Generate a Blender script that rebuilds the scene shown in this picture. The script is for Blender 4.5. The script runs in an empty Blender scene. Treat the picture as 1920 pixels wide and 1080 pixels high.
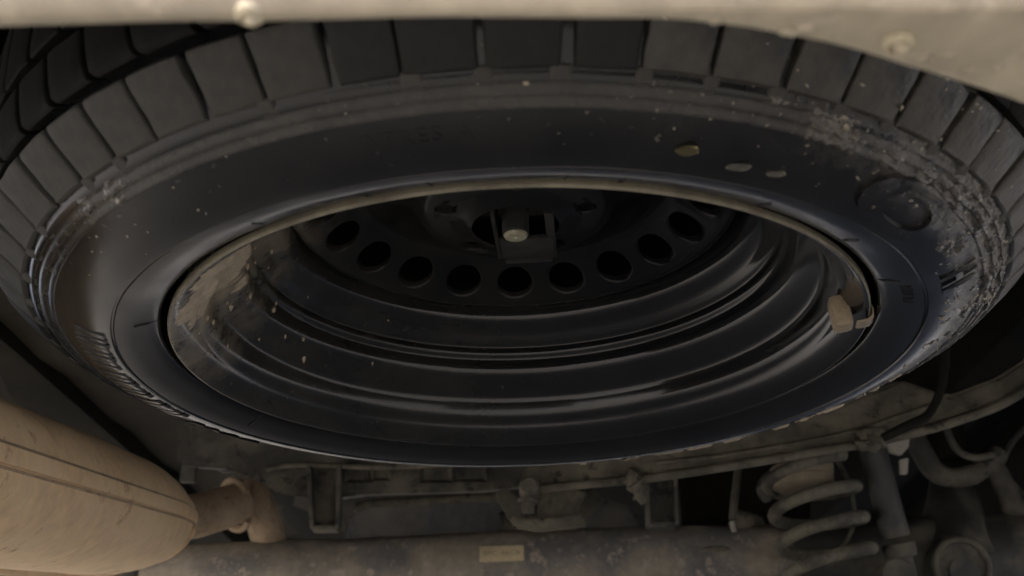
import bpy, bmesh, math, random
from math import pi, sin, cos, tan, radians
from mathutils import Vector, Matrix, noise
random.seed(4)
S = bpy.context.scene
C = S.collection

# ------------------------------------------------------------------ camera
F = 2200.0
CP = Vector((-.0008, -.7196, -.2733))
PI_, RO, YA = .4159, -.0318, .0041
fh = Vector((-sin(YA), cos(YA), 0)); rt = Vector((cos(YA), sin(YA), 0)); zz = Vector((0, 0, 1))
fw = cos(PI_)*fh + sin(PI_)*zz
up = -sin(PI_)*fh + cos(PI_)*zz
CX = cos(RO)*rt + sin(RO)*up
CY = -sin(RO)*rt + cos(RO)*up
cam = bpy.data.objects.new('camera', bpy.data.cameras.new('camera'))
C.objects.link(cam)
M4 = Matrix((CX, CY, -fw)).transposed().to_4x4()
M4.translation = CP
cam.matrix_world = M4
cam.data.sensor_width = 36
cam.data.lens = F/1920*36
cam.data.clip_start = .01
cam.data.clip_end = 500
cam.data.dof.use_dof = True
cam.data.dof.focus_distance = .80
cam.data.dof.aperture_fstop = 11
S.camera = cam

# ------------------------------------------------------------------ sky, sun, exposure
W = bpy.data.worlds.new('World'); S.world = W; W.use_nodes = True
nt = W.node_tree; bg = nt.nodes['Background']
sky = nt.nodes.new('ShaderNodeTexSky'); sky.sky_type = 'NISHITA'; sky.sun_disc = False
SUN_EL, SUN_AZ = radians(47), radians(230)      # veiled sun, behind the car and to the left
sky.sun_elevation = SUN_EL; sky.sun_rotation = SUN_AZ
sky.dust_density = 5.0; sky.air_density = .45; sky.ozone_density = .3
nt.links.new(sky.outputs[0], bg.inputs[0]); bg.inputs[1].default_value = .15
sl = bpy.data.lights.new('sun', 'SUN'); sl.energy = .6; sl.angle = radians(20); sl.color = (1, .96, .89)
so = bpy.data.objects.new('sun', sl); C.objects.link(so)
sd = Vector((sin(SUN_AZ)*cos(SUN_EL), cos(SUN_AZ)*cos(SUN_EL), sin(SUN_EL)))
so.rotation_euler = sd.to_track_quat('Z', 'Y').to_euler()
so.location = (-6, -3, 4)
S.view_settings.view_transform = 'Standard'
S.view_settings.look = 'None'
S.view_settings.gamma = 1
S.view_settings.exposure = 2.85
S.cycles.max_bounces = 10
S.cycles.diffuse_bounces = 6
S.cycles.use_denoising = True


# ------------------------------------------------------------------ measuring helpers: a ray through the lens, met at a real depth
def ray(px, py):
    return (fw + CX*((px-960)/F) + CY*((540-py)/F))
def aty(px, py, Y):
    d = ray(px, py); return CP + d*((Y-CP.y)/d.y)
def atz(px, py, Z):
    d = ray(px, py); return CP + d*((Z-CP.z)/d.z)

# ------------------------------------------------------------------ materials
def mat(name, base, rough=.6, metal=0., spec=.5, coat=0., dirt=None, dirt_scale=14., dirt_lo=.45, dirt_hi=.7,
        bump=.25, bump_scale=120., dirt2=None, d2_scale=40., d2_lo=.55, d2_hi=.7, stretch=(1, 1, 1), rough_dirt=.9):
    m = bpy.data.materials.new(name); m.use_nodes = True
    n = m.node_tree.nodes; L = m.node_tree.links
    b = n['Principled BSDF']
    b.inputs['Metallic'].default_value = metal
    b.inputs['Specular IOR Level'].default_value = spec
    b.inputs['Coat Weight'].default_value = coat
    tc = n.new('ShaderNodeTexCoord'); mp = n.new('ShaderNodeMapping'); mp.inputs['Scale'].default_value = stretch
    L.new(tc.outputs['Object'], mp.inputs[0])
    def nz(scale, detail=6, rough_=.6):
        t = n.new('ShaderNodeTexNoise'); t.inputs['Scale'].default_value = scale
        t.inputs['Detail'].default_value = detail; t.inputs['Roughness'].default_value = rough_
        L.new(mp.outputs[0], t.inputs['Vector']); return t
    def mr(src, lo, hi, a=0., c=1.):
        t = n.new('ShaderNodeMapRange'); t.inputs[1].default_value = lo; t.inputs[2].default_value = hi
        t.inputs[3].default_value = a; t.inputs[4].default_value = c; L.new(src, t.inputs[0]); return t.outputs[0]
    def mix(fac, a, c):
        t = n.new('ShaderNodeMix'); t.data_type = 'RGBA'
        L.new(fac, t.inputs[0])
        for v, i in ((a, 6), (c, 7)):
            if isinstance(v, tuple): t.inputs[i].default_value = (*v, 1)
            else: L.new(v, t.inputs[i])
        return t.outputs[2]
    fine = nz(dirt_scale*7, 4)
    col = mix(mr(fine.outputs[0], .3, .7), tuple(v*.82 for v in base), tuple(min(1, v*1.18) for v in base))
    rg = None
    if dirt:
        f = mr(nz(dirt_scale).outputs[0], dirt_lo, dirt_hi)
        col = mix(f, col, dirt); rg = mr(f, 0, 1, rough, rough_dirt)
    if dirt2:
        f2 = mr(nz(d2_scale, 8, .7).outputs[0], d2_lo, d2_hi)
        col = mix(f2, col, dirt2)
    L.new(col, b.inputs['Base Color'])
    if rg: L.new(rg, b.inputs['Roughness'])
    else: L.new(mr(fine.outputs[0], .3, .7, rough*.85, min(1, rough*1.15)), b.inputs['Roughness'])
    if bump:
        bp = n.new('ShaderNodeBump'); bp.inputs['Strength'].default_value = bump; bp.inputs['Distance'].default_value = .0012
        L.new(nz(bump_scale, 6).outputs[0], bp.inputs['Height']); L.new(bp.outputs[0], b.inputs['Normal'])
    m['n'] = name
    return m

TAN = (.34, .27, .18)
OLIVE = (.17, .145, .10)
M_BUMP = mat('bumper plastic', (.29, .255, .19), .75, dirt=(.21, .183, .138), dirt_scale=9, bump=.5, bump_scale=60, dirt2=(.40, .35, .27), d2_scale=55)
M_MUF = mat('muffler steel', (.66, .47, .27), .62, dirt=(.72, .55, .345), dirt_scale=10, dirt_lo=.4, dirt_hi=.62, bump=.35, bump_scale=70,
            dirt2=(.36, .19, .11), d2_scale=20, d2_lo=.60, d2_hi=.70)
M_RUST = mat('rusty pipe', (.32, .235, .155), .8, dirt=(.42, .335, .225), dirt_scale=24, bump=.4, bump_scale=150, dirt2=(.19, .11, .07), d2_scale=45)
M_LIP = mat('worn rim edge', (.15, .135, .095), .5, dirt=(.09, .08, .06), dirt_scale=30, bump=.1, dirt2=(.2, .13, .07), d2_scale=60, d2_lo=.62)
M_TREADL = mat('dusty lit-side tread rubber', (.037, .0365, .0335), .66, spec=.25, dirt=(.056, .054, .047), dirt_scale=20, bump=.3, bump_scale=240, dirt2=(.13, .115, .09), d2_scale=120, d2_lo=.66, d2_hi=.76)  # dust tone, also lightened to paint in light on the left shoulder blocks
M_TREAD = mat('tread rubber', (.011, .0109, .0106), .62, spec=.22, dirt=(.022, .0212, .019), dirt_scale=20, bump=.3, bump_scale=240, dirt2=(.13, .115, .09), d2_scale=120, d2_lo=.66, d2_hi=.76)
M_RUBSHADE = mat('shade-darkened tread rubber', (.0065, .0065, .007), .7, dirt=(.012, .0115, .011), dirt_scale=25, spec=.12, bump=.3, bump_scale=200)  # inner ribs: the bumper's shade is painted into this near-black colour
M_TREADM = mat('muddy tread rubber', (.013, .0127, .012), .32, spec=.34, dirt=(.044, .040, .033), dirt_scale=38, dirt_lo=.44, dirt_hi=.64, bump=.9, bump_scale=120, dirt2=(.2, .175, .13), d2_scale=90, d2_lo=.64, d2_hi=.7, rough_dirt=.5)
M_MUD = mat('dried mud', (.31, .26, .19), .85, dirt=(.40, .345, .26), dirt_scale=40, bump=.8, bump_scale=160)
M_SPECK = mat('pale dried specks', (.22, .20, .16), .35, dirt=(.32, .30, .25), dirt_scale=60, bump=.4, bump_scale=200)
M_FLOOR = mat('underbody sealer', (.012, .0115, .010), .85, dirt=(.026, .0235, .0185), spec=.08, dirt_scale=5, bump=.6, bump_scale=50)
M_SHIELD = mat('dull heat shield', (.026, .0235, .019), .8, dirt=(.044, .039, .03), spec=.1, dirt_scale=6, bump=.4)
M_FRAME = mat('dusty chassis steel', (.060, .057, .048), .8, dirt=(.150, .136, .105), dirt_scale=15, dirt_lo=.44, dirt_hi=.62, bump=.8, bump_scale=75, dirt2=(.03, .028, .026), d2_scale=34, d2_lo=.55, d2_hi=.64)
M_BAR = mat('dusty bar steel', (.085, .078, .06), .8, dirt=(.175, .156, .115), dirt_scale=18, dirt_lo=.44, dirt_hi=.62, bump=.8, bump_scale=90, dirt2=(.04, .036, .03), d2_scale=38, d2_lo=.56, d2_hi=.66)
M_AXLE = mat('flaking axle paint', (.27, .24, .19), .8, dirt=(.135, .132, .128), dirt_scale=12, dirt_lo=.46, dirt_hi=.60, bump=.8, bump_scale=70,
             dirt2=(.36, .31, .25), d2_scale=48, d2_lo=.54, d2_hi=.64)
M_TANK = mat('fuel tank plastic', (.12, .12, .122), .6, dirt=(.20, .19, .165), dirt_scale=12, dirt_lo=.46, dirt_hi=.66, bump=.2)
M_SPRING = mat('spring steel', (.145, .135, .10), .8, dirt=(.07, .065, .055), dirt_scale=24, dirt_lo=.46, dirt_hi=.6, bump=.4)
M_RUBTAN = mat('dusty rubber pad', (.24, .20, .135), .85, dirt=(.19, .16, .115), dirt_scale=15)
M_SHOCK = mat('shock paint', (.036, .035, .034), .55, dirt=(.125, .115, .09), dirt_scale=13, dirt_lo=.47, dirt_hi=.62, bump=.4)
M_BOLT = mat('zinc bolt', (.36, .35, .25), .5, metal=.3, dirt=(.22, .2, .14), dirt_scale=90, bump=.2)
M_STEEL = mat('dark carrier steel', (.015, .0145, .0135), .5, spec=.3, dirt=(.034, .032, .026), dirt_scale=40, bump=.3)
M_WEIGHT = mat('wheel weight', (.22, .175, .115), .5, dirt=(.28, .225, .155), dirt_scale=60, bump=.3, bump_scale=200)
M_STICK = mat('cream sticker', (.58, .49, .31), .7, dirt=(.48, .40, .26), dirt_scale=60, bump=.1)
M_INK = mat('faded ink', (.30, .245, .15), .8, bump=0)
M_CLIP = mat('pale clip plastic', (.42, .39, .33), .6, bump=.1)
M_PIN = mat('dusty push clip', (.33, .29, .2), .6, dirt=(.26, .225, .16), dirt_scale=200, bump=.3)
M_GROUND = mat('ground dust', (.164, .161, .146), .9, dirt=(.127, .124, .112), dirt_scale=3, bump=.6, bump_scale=30)

# tyre: black rubber, dulled by dust, splashed with mud toward the right-hand shoulder
def tyre_material():
    m = bpy.data.materials.new('tyre rubber'); m.use_nodes = True
    n = m.node_tree.nodes; L = m.node_tree.links; b = n['Principled BSDF']
    tc = n.new('ShaderNodeTexCoord'); sx = n.new('ShaderNodeSeparateXYZ'); L.new(tc.outputs['Object'], sx.inputs[0])
    def math_(op, a, c=None, clamp=False):
        t = n.new('ShaderNodeMath'); t.operation = op; t.use_clamp = clamp
        for i, v in ((0, a), (1, c)):
            if v is None: continue
            if isinstance(v, (int, float)): t.inputs[i].default_value = v
            else: L.new(v, t.inputs[i])
        return t.outputs[0]
    def nz(scale, detail=6, r=.62):
        t = n.new('ShaderNodeTexNoise'); t.inputs['Scale'].default_value = scale; t.inputs['Detail'].default_value = detail
        t.inputs['Roughness'].default_value = r; L.new(tc.outputs['Object'], t.inputs['Vector']); return t.outputs[0]
    def mr(src, lo, hi, a=0., c=1.):
        t = n.new('ShaderNodeMapRange'); t.inputs[1].default_value = lo; t.inputs[2].default_value = hi
        t.inputs[3].default_value = a; t.inputs[4].default_value = c; L.new(src, t.inputs[0]); return t.outputs[0]
    def mix(fac, a, c):
        t = n.new('ShaderNodeMix'); t.data_type = 'RGBA'; L.new(fac, t.inputs[0])
        for v, i in ((a, 6), (c, 7)):
            if isinstance(v, tuple): t.inputs[i].default_value = (*v, 1)
            else: L.new(v, t.inputs[i])
        return t.outputs[2]
    x2 = math_('MULTIPLY', sx.outputs[0], sx.outputs[0]); y2 = math_('MULTIPLY', sx.outputs[1], sx.outputs[1])
    r = math_('SQRT', math_('ADD', x2, y2))
    dust = mr(nz(18), .42, .72)
    col = mix(dust, (.006, .0063, .0072), (.0125, .0123, .012))
    # general grime on the outer ridges
    rid = math_('MULTIPLY', math_('MULTIPLY', mr(r, .2865, .2885), mr(r, .2975, .2955)), mr(nz(60), .38, .62, .2, 1))
    col = mix(math_('MULTIPLY', rid, .45), col, (.058, .055, .047))
    # mud: right-hand side, outer band
    side = mr(sx.outputs[0], .10, .27)
    band = mr(r, .268, .296)
    mud = math_('MULTIPLY', math_('MULTIPLY', side, band), mr(nz(75, 8, .7), .40, .58), True)
    col = mix(mud, col, (.115, .104, .088))
    sp = math_('MULTIPLY', mr(sx.outputs[0], .0, .3, .15, 1), mr(nz(210, 4), .66, .70))
    sp = math_('MULTIPLY', sp, mr(r, .26, .28))
    col = mix(sp, col, (.36, .32, .26))
    far = math_('MULTIPLY', mr(r, .2985, .302), mr(nz(50), .35, .6))
    far = math_('MULTIPLY', far, mr(sx.outputs[1], .05, .2))
    col = mix(far, col, (.25, .19, .12))
    L.new(col, b.inputs['Base Color'])
    rg = mr(nz(35), .3, .7, .12, .26)
    rg2 = math_('ADD', rg, math_('MULTIPLY', mud, .06)); rg2 = math_('ADD', rg2, math_('MULTIPLY', rid, .12))
    L.new(rg2, b.inputs['Roughness']); b.inputs['Specular IOR Level'].default_value = .33
    bp = n.new('ShaderNodeBump'); bp.inputs['Distance'].default_value = .0012
    h = math_('ADD', math_('MULTIPLY', nz(130, 8, .7), .3), math_('MULTIPLY', mud, math_('MULTIPLY', nz(95, 8, .75), 5.0)))
    L.new(h, bp.inputs['Height']); bp.inputs['Strength'].default_value = .3
    L.new(bp.outputs[0], b.inputs['Normal'])
    return m
M_TYRE = tyre_material()

def rim_material(spec=.34, coat=.32):
    """black rim paint under a thin film of dust; the dust lies thick round a splash on the left of the barrel"""
    m = bpy.data.materials.new('rim paint'); m.use_nodes = True
    n = m.node_tree.nodes; L = m.node_tree.links; b = n['Principled BSDF']
    tc = n.new('ShaderNodeTexCoord')
    def math_(op, a, c=None, clamp=False):
        t = n.new('ShaderNodeMath'); t.operation = op; t.use_clamp = clamp
        for i, v in ((0, a), (1, c)):
            if v is None: continue
            if isinstance(v, (int, float)): t.inputs[i].default_value = v
            else: L.new(v, t.inputs[i])
        return t.outputs[0]
    def nz(scale, detail=6, r=.62, stretch=None):
        src = tc.outputs['Object']
        if stretch:
            mp = n.new('ShaderNodeMapping'); mp.inputs['Scale'].default_value = stretch; L.new(src, mp.inputs[0]); src = mp.outputs[0]
        t = n.new('ShaderNodeTexNoise'); t.inputs['Scale'].default_value = scale; t.inputs['Detail'].default_value = detail
        t.inputs['Roughness'].default_value = r; L.new(src, t.inputs['Vector']); return t.outputs[0]
    def mr(src, lo, hi, a=0., c=1.):
        t = n.new('ShaderNodeMapRange'); t.inputs[1].default_value = lo; t.inputs[2].default_value = hi
        t.inputs[3].default_value = a; t.inputs[4].default_value = c; L.new(src, t.inputs[0]); return t.outputs[0]
    def mix(fac, a, c):
        t = n.new('ShaderNodeMix'); t.data_type = 'RGBA'; L.new(fac, t.inputs[0])
        for v, i in ((a, 6), (c, 7)):
            if isinstance(v, tuple): t.inputs[i].default_value = (*v, 1)
            else: L.new(v, t.inputs[i])
        return t.outputs[2]
    def blob(c, r):
        t = n.new('ShaderNodeVectorMath'); t.operation = 'DISTANCE'; L.new(tc.outputs['Object'], t.inputs[0]); t.inputs[1].default_value = c
        return mr(t.outputs['Value'], r, r*.25)
    sx = n.new('ShaderNodeSeparateXYZ'); L.new(tc.outputs['Object'], sx.inputs[0])
    film = math_('MULTIPLY', mr(sx.outputs[0], .10, -.16, .12, 1), mr(nz(16), .35, .7, .25, 1))
    col = mix(film, (.0055, .0060, .0072), (.026, .025, .021))
    sm = math_('MULTIPLY', blob((-.180, -.062, .040), .125), mr(nz(34, 8, .68, (1, 1, .35)), .36, .62), True)
    col = mix(sm, col, (.27, .23, .165))
    sp = math_('MULTIPLY', mr(nz(170, 4), .68, .74), mr(sx.outputs[0], .12, -.1, .15, .8))
    col = mix(sp, col, (.10, .09, .068))
    L.new(col, b.inputs['Base Color'])
    rg = math_('ADD', mr(nz(55), .3, .7, .09, .16), math_('MULTIPLY', film, .08))
    rg = math_('ADD', rg, math_('MULTIPLY', sm, .4))
    L.new(rg, b.inputs['Roughness'])
    b.inputs['Specular IOR Level'].default_value = spec; b.inputs['Coat Weight'].default_value = coat; b.inputs['Coat Roughness'].default_value = .07
    bp = n.new('ShaderNodeBump'); bp.inputs['Distance'].default_value = .0010; bp.inputs['Strength'].default_value = .05
    L.new(math_('ADD', nz(120, 8, .7), math_('MULTIPLY', sm, 1.5)), bp.inputs['Height']); L.new(bp.outputs[0], b.inputs['Normal'])
    return m
M_RIM = rim_material(.30, .26); M_DISC = rim_material(.14, .0)

def drop_material(name, col):
    m = bpy.data.materials.new(name); m.use_nodes = True
    b = m.node_tree.nodes['Principled BSDF']
    b.inputs['Base Color'].default_value = (*col, 1); b.inputs['Roughness'].default_value = .08
    b.inputs['Transmission Weight'].default_value = .95; b.inputs['IOR'].default_value = 1.33
    return m
M_DROP = drop_material('muddy water', (.85, .80, .66))
M_DROPY = drop_material('yellow muddy water', (.75, .62, .25))

# ------------------------------------------------------------------ object helpers
def obj(name, me, m=None, parent=None, loc=None):
    o = bpy.data.objects.new(name, me); C.objects.link(o)
    if m is not None:
        for q in (m if isinstance(m, (list, tuple)) else [m]): me.materials.append(q)
    if parent is not None: o.parent = parent
    if loc is not None: o.location = loc
    return o
def tag(o, label, cat, group=None):
    o['label'] = label; o['category'] = cat
    if group: o['group'] = group
    return o
def thing(name, label, cat, loc=(0, 0, 0), group=None):
    o = bpy.data.objects.new(name, None); C.objects.link(o); o.location = loc
    o.empty_display_size = .05
    return tag(o, label, cat, group)
def mesh(name, v, f, smooth=True, ang=40, mi=None):
    me = bpy.data.meshes.new(name); me.from_pydata([tuple(p) for p in v], [], f); me.update()
    bm = bmesh.new(); bm.from_mesh(me); bmesh.ops.recalc_face_normals(bm, faces=bm.faces); bm.to_mesh(me); bm.free()
    if mi:
        for p, i in zip(me.polygons, mi): p.material_index = i
    if smooth:
        me.shade_smooth()
        me.set_sharp_from_angle(angle=radians(ang))
    return me
def lathe(name, prof, n=192, closed=False, ang=40, jitter=0., mi=None):
    v = []; f = []; k = len(prof); ids = []
    for i in range(n):
        t = 2*pi*i/n
        for r, z in prof:
            j = jitter*noise.noise(Vector((r*cos(t)*22, r*sin(t)*22, z*40))) if jitter else 0
            v.append(((r+j)*cos(t), (r+j)*sin(t), z+j))
    for i in range(n):
        a = i*k; b = ((i+1) % n)*k
        for q in range(k if closed else k-1):
            q2 = (q+1) % k
            f.append((a+q, b+q, b+q2, a+q2)); ids.append(mi[q] if mi else 0)
    me = bpy.data.meshes.new(name); me.from_pydata(v, [], f); me.update()
    bm = bmesh.new(); bm.from_mesh(me); bmesh.ops.recalc_face_normals(bm, faces=bm.faces); bm.to_mesh(me); bm.free()
    for p, i in zip(me.polygons, ids): p.material_index = i
    me.shade_smooth(); me.set_sharp_from_angle(angle=radians(ang))
    return me
def catmull(P, n=8):
    P = [Vector(p) for p in P]; out = []
    for i in range(len(P)-1):
        p0 = P[max(i-1, 0)]; p1 = P[i]; p2 = P[i+1]; p3 = P[min(i+2, len(P)-1)]
        for s in range(n):
            t = s/n
            out.append(.5*((2*p1)+(-p0+p2)*t+(2*p0-5*p1+4*p2-p3)*t*t+(-p0+3*p1-3*p2+p3)*t**3))
    out.append(P[-1]); return out
def sweep(name, path, rad, n=20, sx=1., cap=True, ang=45, upv=(0, 0, 1), rough=0.):
    """a tube along path; rad is a number or one radius per point; sx flattens it sideways"""
    path = [Vector(p) for p in path]; k = len(path)
    R = [rad]*k if isinstance(rad, (int, float)) else rad
    v = []; f = []
    for i in range(k):
        d = (path[min(i+1, k-1)]-path[max(i-1, 0)]).normalized()
        u = Vector(upv); 
        if abs(u.dot(d)) > .97: u = Vector((1, 0, 0))
        a = d.cross(u).normalized(); b = a.cross(d).normalized()
        for j in range(n):
            t = 2*pi*j/n
            p = path[i] + (a*cos(t)*sx + b*sin(t))*R[i]
            if rough:
                p = p + (p-path[i]).normalized()*rough*noise.noise(p*28)
            v.append(p)
    for i in range(k-1):
        for j in range(n):
            f.append((i*n+j, i*n+(j+1) % n, (i+1)*n+(j+1) % n, (i+1)*n+j))
    if cap:
        f.append(tuple(range(n))); f.append(tuple(range((k-1)*n, k*n)))
    return mesh(name, v, f, ang=ang)
def frame_box(name, A, B, w, h, bev=.003, upv=(0, 0, 1), seg=1):
    """a bar from A to B, w wide (sideways) and h high (along up), with rounded edges"""
    A = Vector(A); B = Vector(B); d = (B-A); l = d.length; d.normalize()
    a = d.cross(Vector(upv)).normalized(); b = a.cross(d).normalized()
    bm = bmesh.new(); bmesh.ops.create_cube(bm, size=1)
    for q in bm.verts:
        q.co = Vector((q.co.x*w, q.co.y*l, q.co.z*h))
    bmesh.ops.bevel(bm, geom=bm.edges[:], offset=bev, segments=2, affect='EDGES', profile=.6)
    mid = (A+B)/2
    for q in bm.verts:
        c = q.co.copy(); q.co = mid + a*c.x + d*c.y + b*c.z
    me = bpy.data.meshes.new(name); bm.to_mesh(me); bm.free()
    me.shade_smooth(); me.set_sharp_from_angle(angle=radians(35))
    return me
def prism(name, pts, thick, bev=.0015):
    """a plate: outline pts (3-D, roughly planar) given thickness vector"""
    thick = Vector(thick); bm = bmesh.new()
    vs = [bm.verts.new(Vector(p)) for p in pts]; fa = bm.faces.new(vs)
    ex = bmesh.ops.extrude_face_region(bm, geom=[fa])
    for q in ex['geom']:
        if isinstance(q, bmesh.types.BMVert): q.co += thick
    bmesh.ops.recalc_face_normals(bm, faces=bm.faces)
    if bev: bmesh.ops.bevel(bm, geom=bm.edges[:], offset=bev, segments=2, affect='EDGES')
    me = bpy.data.meshes.new(name); bm.to_mesh(me); bm.free()
    me.shade_smooth(); me.set_sharp_from_angle(angle=radians(35))
    return me
def blob(name, r, seed, squash=(1, 1, 1), sub=2, amp=.35):
    bm = bmesh.new(); bmesh.ops.create_icosphere(bm, subdivisions=sub, radius=1)
    o = Vector((seed*3.1, seed*1.7, seed*.9))
    for q in bm.verts:
        q.co *= 1+amp*noise.noise(q.co*1.4+o)
        q.co = Vector((q.co.x*squash[0], q.co.y*squash[1], q.co.z*squash[2]))*r
    me = bpy.data.meshes.new(name); bm.to_mesh(me); bm.free(); me.shade_smooth(); return me
def hexbolt(name, r, h, washer=True):
    v = []; f = []
    bm = bmesh.new()
    if washer:
        q = bmesh.ops.create_cone(bm, cap_ends=True, segments=20, radius1=r*1.45, radius2=r*1.4, depth=h*.3)
        bmesh.ops.translate(bm, verts=q['verts'], vec=(0, 0, h*.15))
    q = bmesh.ops.create_cone(bm, cap_ends=True, segments=6, radius1=r*1.05, radius2=r*.96, depth=h*.7)
    bmesh.ops.translate(bm, verts=q['verts'], vec=(0, 0, h*.65))
    me = bpy.data.meshes.new(name); bm.to_mesh(me); bm.free(); me.set_sharp_from_angle(angle=radians(30)); return me

# ================================================================== THE SETTING
ground = obj('ground', mesh('ground', [(-60, -60, 0), (60, -60, 0), (60, 60, 0), (-60, 60, 0)], [(0, 1, 2, 3)], False), M_GROUND, loc=(0, 0, -.352))
ground['kind'] = 'structure'

# the car's floor pan overhead, pressed with stiffening ribs
def floor_z(x, y):
    z = .295
    a = (x*7.5) % 1.0
    z += .012*max(0, min(1, (abs(a-.5)-.22)*12))
    if y > .9: z -= .02
    return z
gx, gy = 68, 60
v = []; f = []
for j in range(gy+1):
    for i in range(gx+1):
        x = -.86+1.72*i/gx; y = -.445+3.6*j/gy
        v.append((x, y, floor_z(x, y)))
for j in range(gy):
    for i in range(gx):
        a = j*(gx+1)+i; f.append((a, a+1, a+gx+2, a+gx+1))
floor = thing('car_floor', 'dark dusty floor of the car seen overhead behind the spare wheel', 'car floor', (0, 0, 0))
obj('floor_pan', mesh('floor_pan', v, f, ang=30), M_FLOOR, floor)
for sx in (-1, 1):
    obj('frame_rail', frame_box('frame_rail', (sx*.62, -.40, .255), (sx*.62, 3.1, .255), .09, .075, .01), M_FLOOR, floor)
    obj('side_sill', frame_box('side_sill', (sx*.84, -.44, .20 if sx < 0 else .16), (sx*.84, 3.1, .20 if sx < 0 else .16), .05, .20 if sx < 0 else .28, .012), M_FLOOR, floor)
obj('front_panel', frame_box('front_panel', (-.85, 3.13, .11), (.85, 3.13, .11), .05, .38, .01), M_FLOOR, floor)
hs = []
hf = []
nxx, nyy = 14, 22
for j in range(nyy+1):
    for i in range(nxx+1):
        u = i/nxx; y = -.1+1.9*j/nyy
        x = -.81+.43*u
        hs.append((x, y, .12+.13*sin(u*pi*.55)+.004*sin(j*2.2)+.02*y))
for j in range(nyy):
    for i in range(nxx):
        a = j*(nxx+1)+i; hf.append((a, a+1, a+nxx+2, a+nxx+1))
obj('heat_shield', mesh('heat_shield', hs, hf), M_SHIELD, floor)

# ================================================================== REAR BUMPER
ZB = -.075
bump = thing('rear_bumper', 'dusty beige rear bumper with curved lower lip across the top of the photo', 'bumper', (0, -.5, ZB))
def L(p): return Vector(p)-Vector((0, -.5, ZB))
edge_px = [(-500, 66), (-200, 57), (0, 50), (200, 42), (470, 37), (700, 33), (960, 30), (1100, 31), (1240, 35), (1330, 44), (1420, 56), (1560, 82), (1640, 102), (1700, 121), (1800, 152), (1920, 193), (2100, 262), (2300, 345)]
inner = catmull([atz(x, y, ZB) for x, y in edge_px], 6)
roll_px = [(-500, 36), (-200, 26), (0, 20), (200, 18), (470, 17), (700, 14), (960, 10), (1240, 10), (1420, 9), (1560, 9), (1700, 9), (1920, 12), (2100, 20), (2300, 40)]
outer = catmull([atz(x, y, ZB) for x, y in roll_px], 6)
def resample(P, n):
    x0, x1 = P[0].x, P[-1].x; out = []; k = 0
    for i in range(n):
        x = x0+(x1-x0)*i/(n-1)
        while k < len(P)-2 and P[k+1].x < x: k += 1
        t = (x-P[k].x)/max(1e-6, P[k+1].x-P[k].x); out.append(P[k].lerp(P[k+1], max(0, min(1, t))))
    return out
NB = 150
lo_x, hi_x = max(inner[0].x, outer[0].x), min(inner[-1].x, outer[-1].x)
inn = resample(inner, NB); out = resample(outer, NB)
v = []; f = []
prof_n = 0
for i in range(NB):
    a = inn[i]; x = a.x
    # outer roll line at this x
    b = min(out, key=lambda p: abs(p.x-x)); by = b.y
    sec = [(a.y+.010, .055), (a.y+.003, .012), (a.y+.0012, .003), (a.y, 0), (a.y-.0012, -.0006)]
    for t in (.33, .66):
        sec.append((a.y+(by-a.y)*t, -.0006-.0024*t))
    sec += [(by, -.0030), (by-.0012, -.0032), (by-.0028, -.0026), (by-.0050, -.0008), (by-.009, .0035), (by-.016, .012), (by-.028, .03), (by-.045, .07), (by-.055, .12), (by-.062, .2), (by-.058, .28), (by-.04, .33)]
    prof_n = len(sec)
    for y, z in sec:
        w = .0007*noise.noise(Vector((x*30, y*30, z*30)))
        v.append(L((x, y, ZB+z+w)))
for i in range(NB-1):
    for q in range(prof_n-1):
        f.append((i*prof_n+q, (i+1)*prof_n+q, (i+1)*prof_n+q+1, i*prof_n+q+1))
obj('bumper_skin', mesh('bumper_skin', v, f, ang=60), M_BUMP, bump)
# crossbeam between the bumper and the floor, closing the space above the lip
obj('bumper_beam', frame_box('bumper_beam', L((-.84, -.462, .14)), L((.84, -.462, .14)), .05, .34, .008), M_FLOOR, bump)
def clip(px, py, r, seed):
    p = atz(px, py, ZB-.0015)
    c = obj('push_clip', lathe('push_clip', [(.0001, -.003), (r*.35, -.0032), (r*.5, -.0012), (r*.62, -.0028), (r, -.0016), (r*1.05, .002), (r*1.0, .004)], 20), M_PIN, bump, L(p))
    obj('clip_pin', blob('clip_pin', r*.45, seed, (1, 1, .8)), M_PIN, c, (r*.15, 0, -.003))
clip(468, 22, .0042, 2); clip(1682, 74, .0048, 5)
# caked mud pimples on the right end of the lip
bm = bmesh.new()
for k in range(60):
    px = random.uniform(1300, 1915); lowy = 40+max(0, (px-1240))*.21
    py = random.uniform(14, max(18, lowy-26)); p = L(atz(px, py, ZB-.001))
    r = random.uniform(.0006, .0022)
    q = bmesh.ops.create_icosphere(bm, subdivisions=1, radius=r)
    for w in q['verts']: w.co = Vector((w.co.x*random.uniform(.8, 2.2), w.co.y*1.2, w.co.z*.6))+p
me = bpy.data.meshes.new('mud_specks'); bm.to_mesh(me); bm.free(); me.shade_smooth()
obj('mud_specks', me, M_BUMP, bump)['kind'] = 'stuff'

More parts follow.
